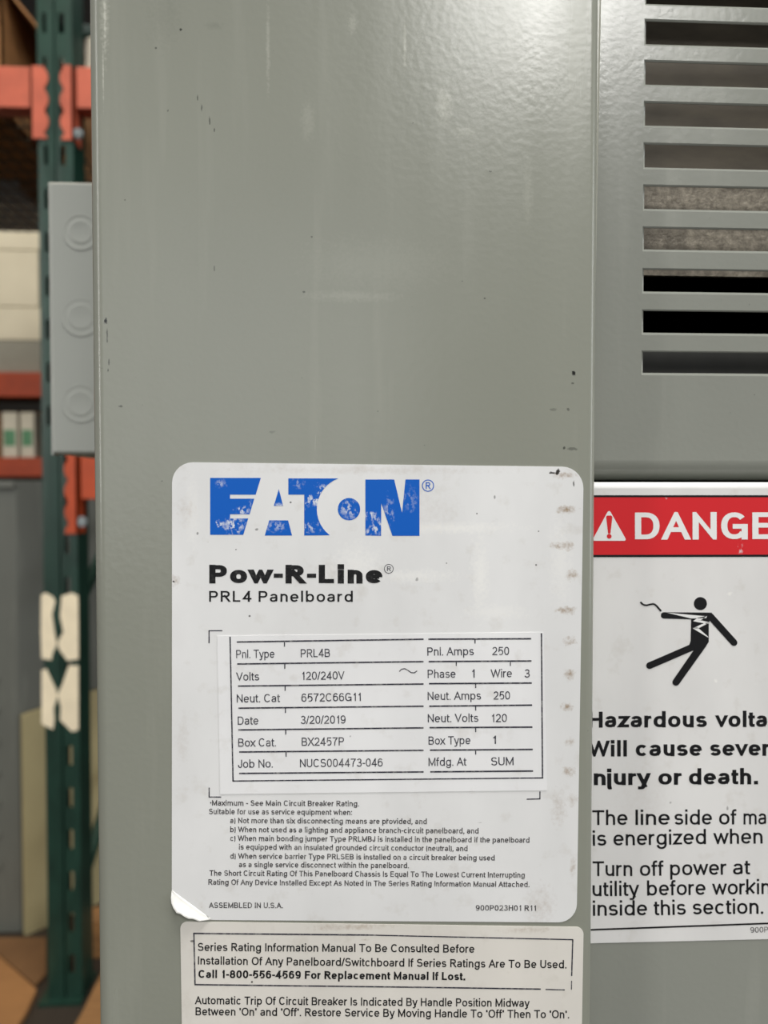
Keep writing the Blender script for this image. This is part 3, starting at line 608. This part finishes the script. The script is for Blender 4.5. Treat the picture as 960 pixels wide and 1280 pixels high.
# ------------------------------------------------------------ setting
def slab(name, a, b, mat, **kw): o = MB().box(a, b).build(name, mat, **kw); o['kind'] = 'structure'; return o
slab('floor', (-9, -8, -.05), (9, 9, 0), m_floor)
slab('wall_back', (-9, 7.5, 0), (9, 7.6, 6), m_wall)

# ------------------------------------------------------------ pallet rack: near frame
YR = 1.83; K = YR / F
def zat(py, Y): return at(74, py, Y).z
px0 = at(54.5, 640, YR).x; PW = .076
rack = thing('pallet_rack', (px0 + PW / 2, YR + .04, 0), 'green upright pallet rack with orange beams nearest the left edge of the enclosure', 'rack')
cols = [(0, .076), (0, 0), (.011, 0), (.020, 0), (.0335, 0), (.0345, .007), (.0405, .007), (.0415, 0), (.047, 0), (.060, 0), (.0755, 0), (.0755, .076)]
skip = (2, 8)
v = []; f = []; rows = [0.0]
zz = (zat(998, YR) % .0995) - .02
while zz < 2.9: rows += [zz, zz + .045]; zz += .0995
rows = [r_ for r_ in rows if r_ >= 0] + [3.0]; rows = sorted(set(rows)); hole = []
zz0 = (zat(998, YR) % .0995) - .02
for r_ in rows: v += [(px0 + x, YR + y, r_) for x, y in cols]
nc = len(cols)
for i in range(len(rows) - 1):
    mid = (rows[i] + rows[i + 1]) / 2; ish = ((mid - zz0) % .0995) < .045 and mid > .05
    for k in range(nc - 1):
        if ish and (k == 8 or (k == 2 and mid > zat(560, YR))): continue
        f.append([i * nc + k, i * nc + k + 1, (i + 1) * nc + k + 1, (i + 1) * nc + k])
up = mesh_obj('upright', v, f, m_green, rack, label='green slotted steel post'); s_ = up.modifiers.new('t', 'SOLIDIFY'); s_.thickness = .0022; s_.offset = 1
bk = MB(); bk.box((px0 + .003, YR + .045, .02), (px0 + .036, YR + .05, 3.0)); bk.build('post_lip', m_green, rack)
fp = MB(); fp.box((px0 - .02, YR - .02, 0), (px0 + .08, YR + .1, .008)); fp.build('foot_plate', m_green, rack)
rp = MB(); rp.box((px0, YR + 1.0, 0), (px0 + PW, YR + 1.07, 3.0)); rp.build('upright', m_green, rack)
br = MB()
for k in range(4): br.tube((px0 + .04, YR + .06, .2 + k * .7), (px0 + .04, YR + 1.02, .75 + k * .7), .016)
br.build('brace', m_green, rack)
def near_beam(side, pt, pb, pbr, mat, deep=.05):
    """beam between picture rows pt and pb, its hook plate reaching down to pbr"""
    z1, z0, zb_ = zat(pt, YR), zat(pb, YR), zat(pbr, YR)
    if side < 0: X0, X1 = px0 - 1.6, px0 - .012
    else: X0, X1 = px0 + PW + .010, px0 + 1.6
    b_ = MB(); h = z1 - z0
    sec = [(YR - .002, z0), (YR - .002, z1 - (0 if side > 0 else .0)), (YR + .022, z1), (YR + .022, z1 - .036), (YR + .05, z1 - .036), (YR + .05, z0)]
    b_.prism([(X0, y, z) for y, z in sec], (X1 - X0, 0, 0)); bo = b_.build('beam', mat, rack, bevel=.002, label='orange steel beam')
    # hook plate with scalloped inner edge
    if side < 0: xo, xi = px0 - .016, px0 + .024
    else: xo, xi = px0 + PW + .004, px0 + PW - .026
    H = z1 - zb_; pts = [(xo, zb_), (xo, z1)]; N = 24
    for k in range(N + 1):
        z = z1 - H * k / N; d = abs(((z - zz0 - .022) / .0995 * 2) % 1 - .5) * 2
        pts.append((xi + (-1 if side < 0 else 1) * .011 * (d ** 2), z))
    c_ = MB(); c_.prism([(x, YR - .007, z) for x, z in pts], (0, .004, 0))
    sx_ = xo if side < 0 else xo - .004
    c_.box((sx_, YR - .007, zb_), (sx_ + .004, YR + .045, z1)); c_.build('hook_plate', mat, bo)
    return zb_
near_beam(-1, 85, 136, 175, m_orange); zb_ = near_beam(1, 83, 135, 176, m_orange); zb2 = near_beam(1, 566, 624, 667, m_orange2)
for z in (at(100, 167, YR).z, at(100, 652, YR).z):
    p = at(100, 167, YR); bo = MB(); bo.tube((px0 + PW + .011, YR + .004, z), (px0 + PW + .011, YR - .006, z), .0095, 6); bo.tube((px0 + PW + .011, YR + .002, z), (px0 + PW + .011, YR - .001, z), .0125, 12); bo.build('bolt', m_chrome, rack, label='zinc safety bolt')
# wire deck on the near beams
wd = MB(); zd = zat(92, YR); x0 = px0 - 1.5; x1 = px0 - .02
zd = zat(112, YR)
for k in range(38): wd.tube((x0 + k * (x1 - x0) / 37, YR + .03, zd), (x0 + k * (x1 - x0) / 37, YR + 1.0, zd), .0028, 5)
for k in range(14): wd.tube((x0, YR + .06 + k * .07, zd + .004), (x1, YR + .06 + k * .07, zd + .004), .0028, 5)
wd.build('wire_deck', m_wire, rack, kind='stuff')
# cream tape remnants on the post
def remnant(pts, Yf=YR - .0035):
    b_ = MB(); b_.prism([at(x, y, Yf) for x, y in pts], (0, .0012, 0)); b_.build('tape_remnant', m_tape, up, label='torn cream paper tape')
remnant([(51.5, 744), (57, 741), (66, 746), (69, 752), (65, 768), (68, 790), (71, 806), (66, 816), (64, 825), (52, 823), (51, 790)])
remnant([(77, 745), (90, 741), (97.5, 745), (98, 790), (98, 824), (84, 826), (74, 812), (72, 803), (79, 790), (75, 770)])
remnant([(52, 838), (58, 836), (62, 845), (70, 862), (72, 871), (67, 885), (68, 900), (66, 912), (52, 905)])
remnant([(98, 832), (86, 832), (78, 855), (72, 868), (76, 885), (75, 900), (90, 915), (98, 912)])

# ------------------------------------------------------------ goods on the near rack
zdk = zd + .009
def carton(name, X0, X1, Y0, Y1, z0, z1, mat, label, cat='box', group=None, flaps=False, tape=None, rot=0.0):
    cx, cy = (X0 + X1) / 2, (Y0 + Y1) / 2
    t = thing(name, (cx, cy, z0), label, cat, group); t.rotation_euler = (0, 0, rot)
    def add(nm, mb, mt, bev=0, lab=None):
        me = bpy.data.meshes.new(nm); me.from_pydata([(x - cx, y - cy, z - z0) for x, y, z in mb.v], [], mb.f); me.materials.append(mt)
        bm = bmesh.new(); bm.from_mesh(me); bmesh.ops.recalc_face_normals(bm, faces=bm.faces); bm.to_mesh(me); bm.free()
        o = bpy.data.objects.new(nm, me); C.objects.link(o); o.parent = t
        if lab: o['label'] = lab
        if bev: m = o.modifiers.new('b', 'BEVEL'); m.width = bev; m.segments = 2
        return o
    w_ = .005
    if flaps:
        m_ = MB(); m_.box((X0, Y0, z0), (X1, Y0 + w_, z1)).box((X0, Y1 - w_, z0), (X1, Y1, z1)).box((X0, Y0, z0), (X0 + w_, Y1, z1)).box((X1 - w_, Y0, z0), (X1, Y1, z1)).box((X0, Y0, z0), (X1, Y1, z0 + w_)); add('carton_wall', m_, mat)
        fm = MB(); fm.prism([(X1, Y0, z1), (X1, Y1, z1), (X1 + .09, Y1, z1 - .11), (X1 + .09, Y0, z1 - .11)], (.004, 0, .003)); add('flap', fm, mat)
        fm = MB(); fm.prism([(X0, Y0, z1), (X1, Y0, z1), (X1, Y0 - .05, z1 - .1), (X0, Y0 - .05, z1 - .1)], (0, -.003, .003)); add('flap', fm, mat)
    else: add('carton_body', MB().box((X0, Y0, z0), (X1, Y1, z1)), mat, .004)
    return t, add
p0 = at(22, 60, YR + .15); p1 = at(50, 60, YR + .15)
carton('cardboard_box', px0 - .55, at(12, 60, YR + .16).x, YR + .12, YR + .55, zdk, zdk + .30, m_card, 'open brown cardboard box on the top wire deck, flap folded down', 'box', flaps=True)
carton('cardboard_box', px0 - .30, px0 - .04, YR + .62, YR + .95, zdk, zdk + .22, m_card2, 'dark kraft cardboard box at the back of the top wire deck', 'box')
wb = MB(); a = at(-20, 85, YR - .002); c = at(29, 103, YR - .002); wb.box((a.x, YR + .024, zat(95, YR) - .02), (c.x, YR + .05, zat(84, YR))); tag(wb.build('wood_block', m_cream_blk, bevel=.002), 'pinkish wood block lying on the upper orange beam', 'wood block')
z_r = zat(83, YR)
MB().box((px0 + .09, YR + .055, z_r - .012), (px0 + 1.5, YR + .95, z_r)).build('shelf_panel', m_steel_dark, rack)
a = at(111, 50, YR + .2); rl_ = MB(); rl_.tube((a.x + .024, YR + .2, z_r + .001), (a.x + .024, YR + .2, z_r + .165), .032, 24); ro = rl_.build('plastic_jug', m_wht); tag(ro, 'white round container on the upper shelf right of the green post', 'container')

# ------------------------------------------------------------ far rack seen left of the post
YB = 3.4
rx0 = at(66, 480, YB).x
rack2 = thing('pallet_rack', (rx0, YB + .05, 0), 'second pallet rack with thin orange beams, behind the green post', 'rack')
for pt, pb in ((465, 496), (572, 596)):
    MB().box((rx0 - 2.4, YB, at(20, pb, YB).z), (rx0 + 1.2, YB + .05, at(20, pt, YB).z)).build('beam', m_orange2, rack2, bevel=.004, label='orange steel beam')
for X in (rx0, rx0 + 1.25 - .05, rx0 - 2.4):
    MB().box((X - .01, YB, 0), (X + .07, YB + .08, 3.2)).build('upright', m_green, rack2)
MB().box((rx0 - 2.38, YB + .05, at(20, 468, YB).z - .01), (rx0 + 1.2, YB + 1.0, at(20, 465, YB).z)).build('shelf_panel', m_card2, rack2, label='brown board shelf')
MB().box((rx0 - 2.38, YB + .05, at(20, 574, YB).z - .01), (rx0 + 1.2, YB + 1.0, at(20, 572, YB).z)).build('shelf_panel', m_card2, rack2, label='brown board shelf')
zz = lambda py: at(20, py, YB + .04).z
xc0 = at(-60, 400, YB + .04).x; xc1 = at(50.5, 400, YB + .04).x
base = at(20, 465, YB).z + .001
for i, (pt, pb, mt, lb, dx) in enumerate([(426, 459, m_cgrey, 'flat grey carton at the foot of the cream stack on the far rack', .0), (384, 426, m_cream, 'cream carton directly on the grey one in the far stack', .004), (313, 384, m_cream, 'tallest cream carton in the middle of the far stack', -.006), (289, 313, m_cream, 'thin cream carton topping the far stack', .0)]):
    z0_ = base if i == 0 else ztp; ztp = zz(pt)
    carton('carton', xc0, xc1 + dx, YB + .04, YB + .5, z0_ + (.0 if i == 0 else .003), ztp, mt, lb, 'box')
    if i: pass
base2 = at(20, 572, YB).z + .001
# white and green cartons between the far beams, and the brown box behind them
for k, (xa_, xb_) in enumerate(((5, 24), (27.5, 45))):
    A = at(xa_, 540, YB + .04).x; B = at(xb_, 540, YB + .04).x; zt_ = zz(516)
    t, add = carton('tall_carton', A, B, YB + .02, YB + .2, base2, zt_, m_wht, ('left' if k == 0 else 'right') + ' one of two white cartons with a green band between far orange beams', 'box', 'white cartons on the far rack')
    add('green_band', MB().box((A + .008, YB + .019, base2 + .05), (B - .008, YB + .0202, base2 + .12)), m_green2, lab='green printed band')
carton('cardboard_box', xc0, xc1 + .02, YB + .25, YB + .7, base2, zz(509), m_card, 'brown cardboard box behind the white cartons on the far rack', 'box')

# ------------------------------------------------------------ grey cabinet, panel for its reflection and floor litter
cb = onfloor(27, 1166); ca = onfloor(-170, 1172)
cab = thing('metal_cabinet', (cb.x - .25, cb.y + .15, 0), 'dull grey sheet metal cabinet standing on the floor behind the green post', 'cabinet')
ztc = at(10, 601, cb.y).z
MB().prism([(cb.x - .6, cb.y, 0), (cb.x, cb.y, 0), (cb.x + .2, cb.y + .22, 0), (cb.x + .2, cb.y + .62, 0), (cb.x - .6, cb.y + .62, 0)], (0, 0, ztc)).build('body', m_cab, cab, bevel=.004)
for k in range(7):
    z = .18 + k * .085; MB().box((cb.x - .14, cb.y - .004, z), (cb.x - .05, cb.y + .001, z + .02)).build('louver', m_cab, cab, bevel=.002)
MB().box((cb.x - .6, cb.y - .012, ztc - .02), (cb.x + .0, cb.y + .02, ztc)).build('top_rim', m_cab, cab, bevel=.003)
# added tan panel standing in for a warm reflection on the slanting side
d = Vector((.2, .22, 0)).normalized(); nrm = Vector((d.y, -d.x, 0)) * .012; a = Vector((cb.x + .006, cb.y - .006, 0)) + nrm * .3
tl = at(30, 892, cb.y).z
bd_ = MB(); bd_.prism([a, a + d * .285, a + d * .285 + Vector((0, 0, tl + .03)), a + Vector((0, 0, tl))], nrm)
tb = bd_.build('tan_reflection', m_tan); tag(tb, 'added tan panel for a warm reflection on the cabinet side behind the green post', 'board')
def litter(name, pts, mat, label, h=.012, cat='cardboard', z=0.0):
    P = [onfloor(x, y, z + h) for x, y in pts]; b_ = MB(); b_.prism([Vector((p.x, p.y, z)) for p in P], (0, 0, h)); return tag(b_.build(name, mat, bevel=.002), label, cat)
litter('cardboard_sheet', [(-160, 1172), (58, 1171), (58, 1216), (44, 1232), (-5, 1190), (-160, 1185)], m_card2, 'darker flattened cardboard sheet on the floor in front of the cabinet', .010)
litter('cardboard_sheet', [(-160, 1188), (-8, 1188), (46, 1236), (34, 1262), (10, 1300), (-30, 1350), (-160, 1350)], m_card, 'lighter flattened cardboard sheet at the bottom left corner', .016, z=.0005)
litter('wooden_board', [(128, 1212), (210, 1180), (330, 1260), (200, 1400), (66, 1330), (104, 1262)], m_wood, 'pale wooden board on the floor between post foot and enclosure', .03, 'board')
p = onfloor(112, 1175, .05)
tag(MB().box((p.x - .02, p.y, 0), (p.x + .09, p.y + .07, .10)).build('wood_block', m_wood, bevel=.004), 'brown wood block on the floor behind the post foot', 'wood block')
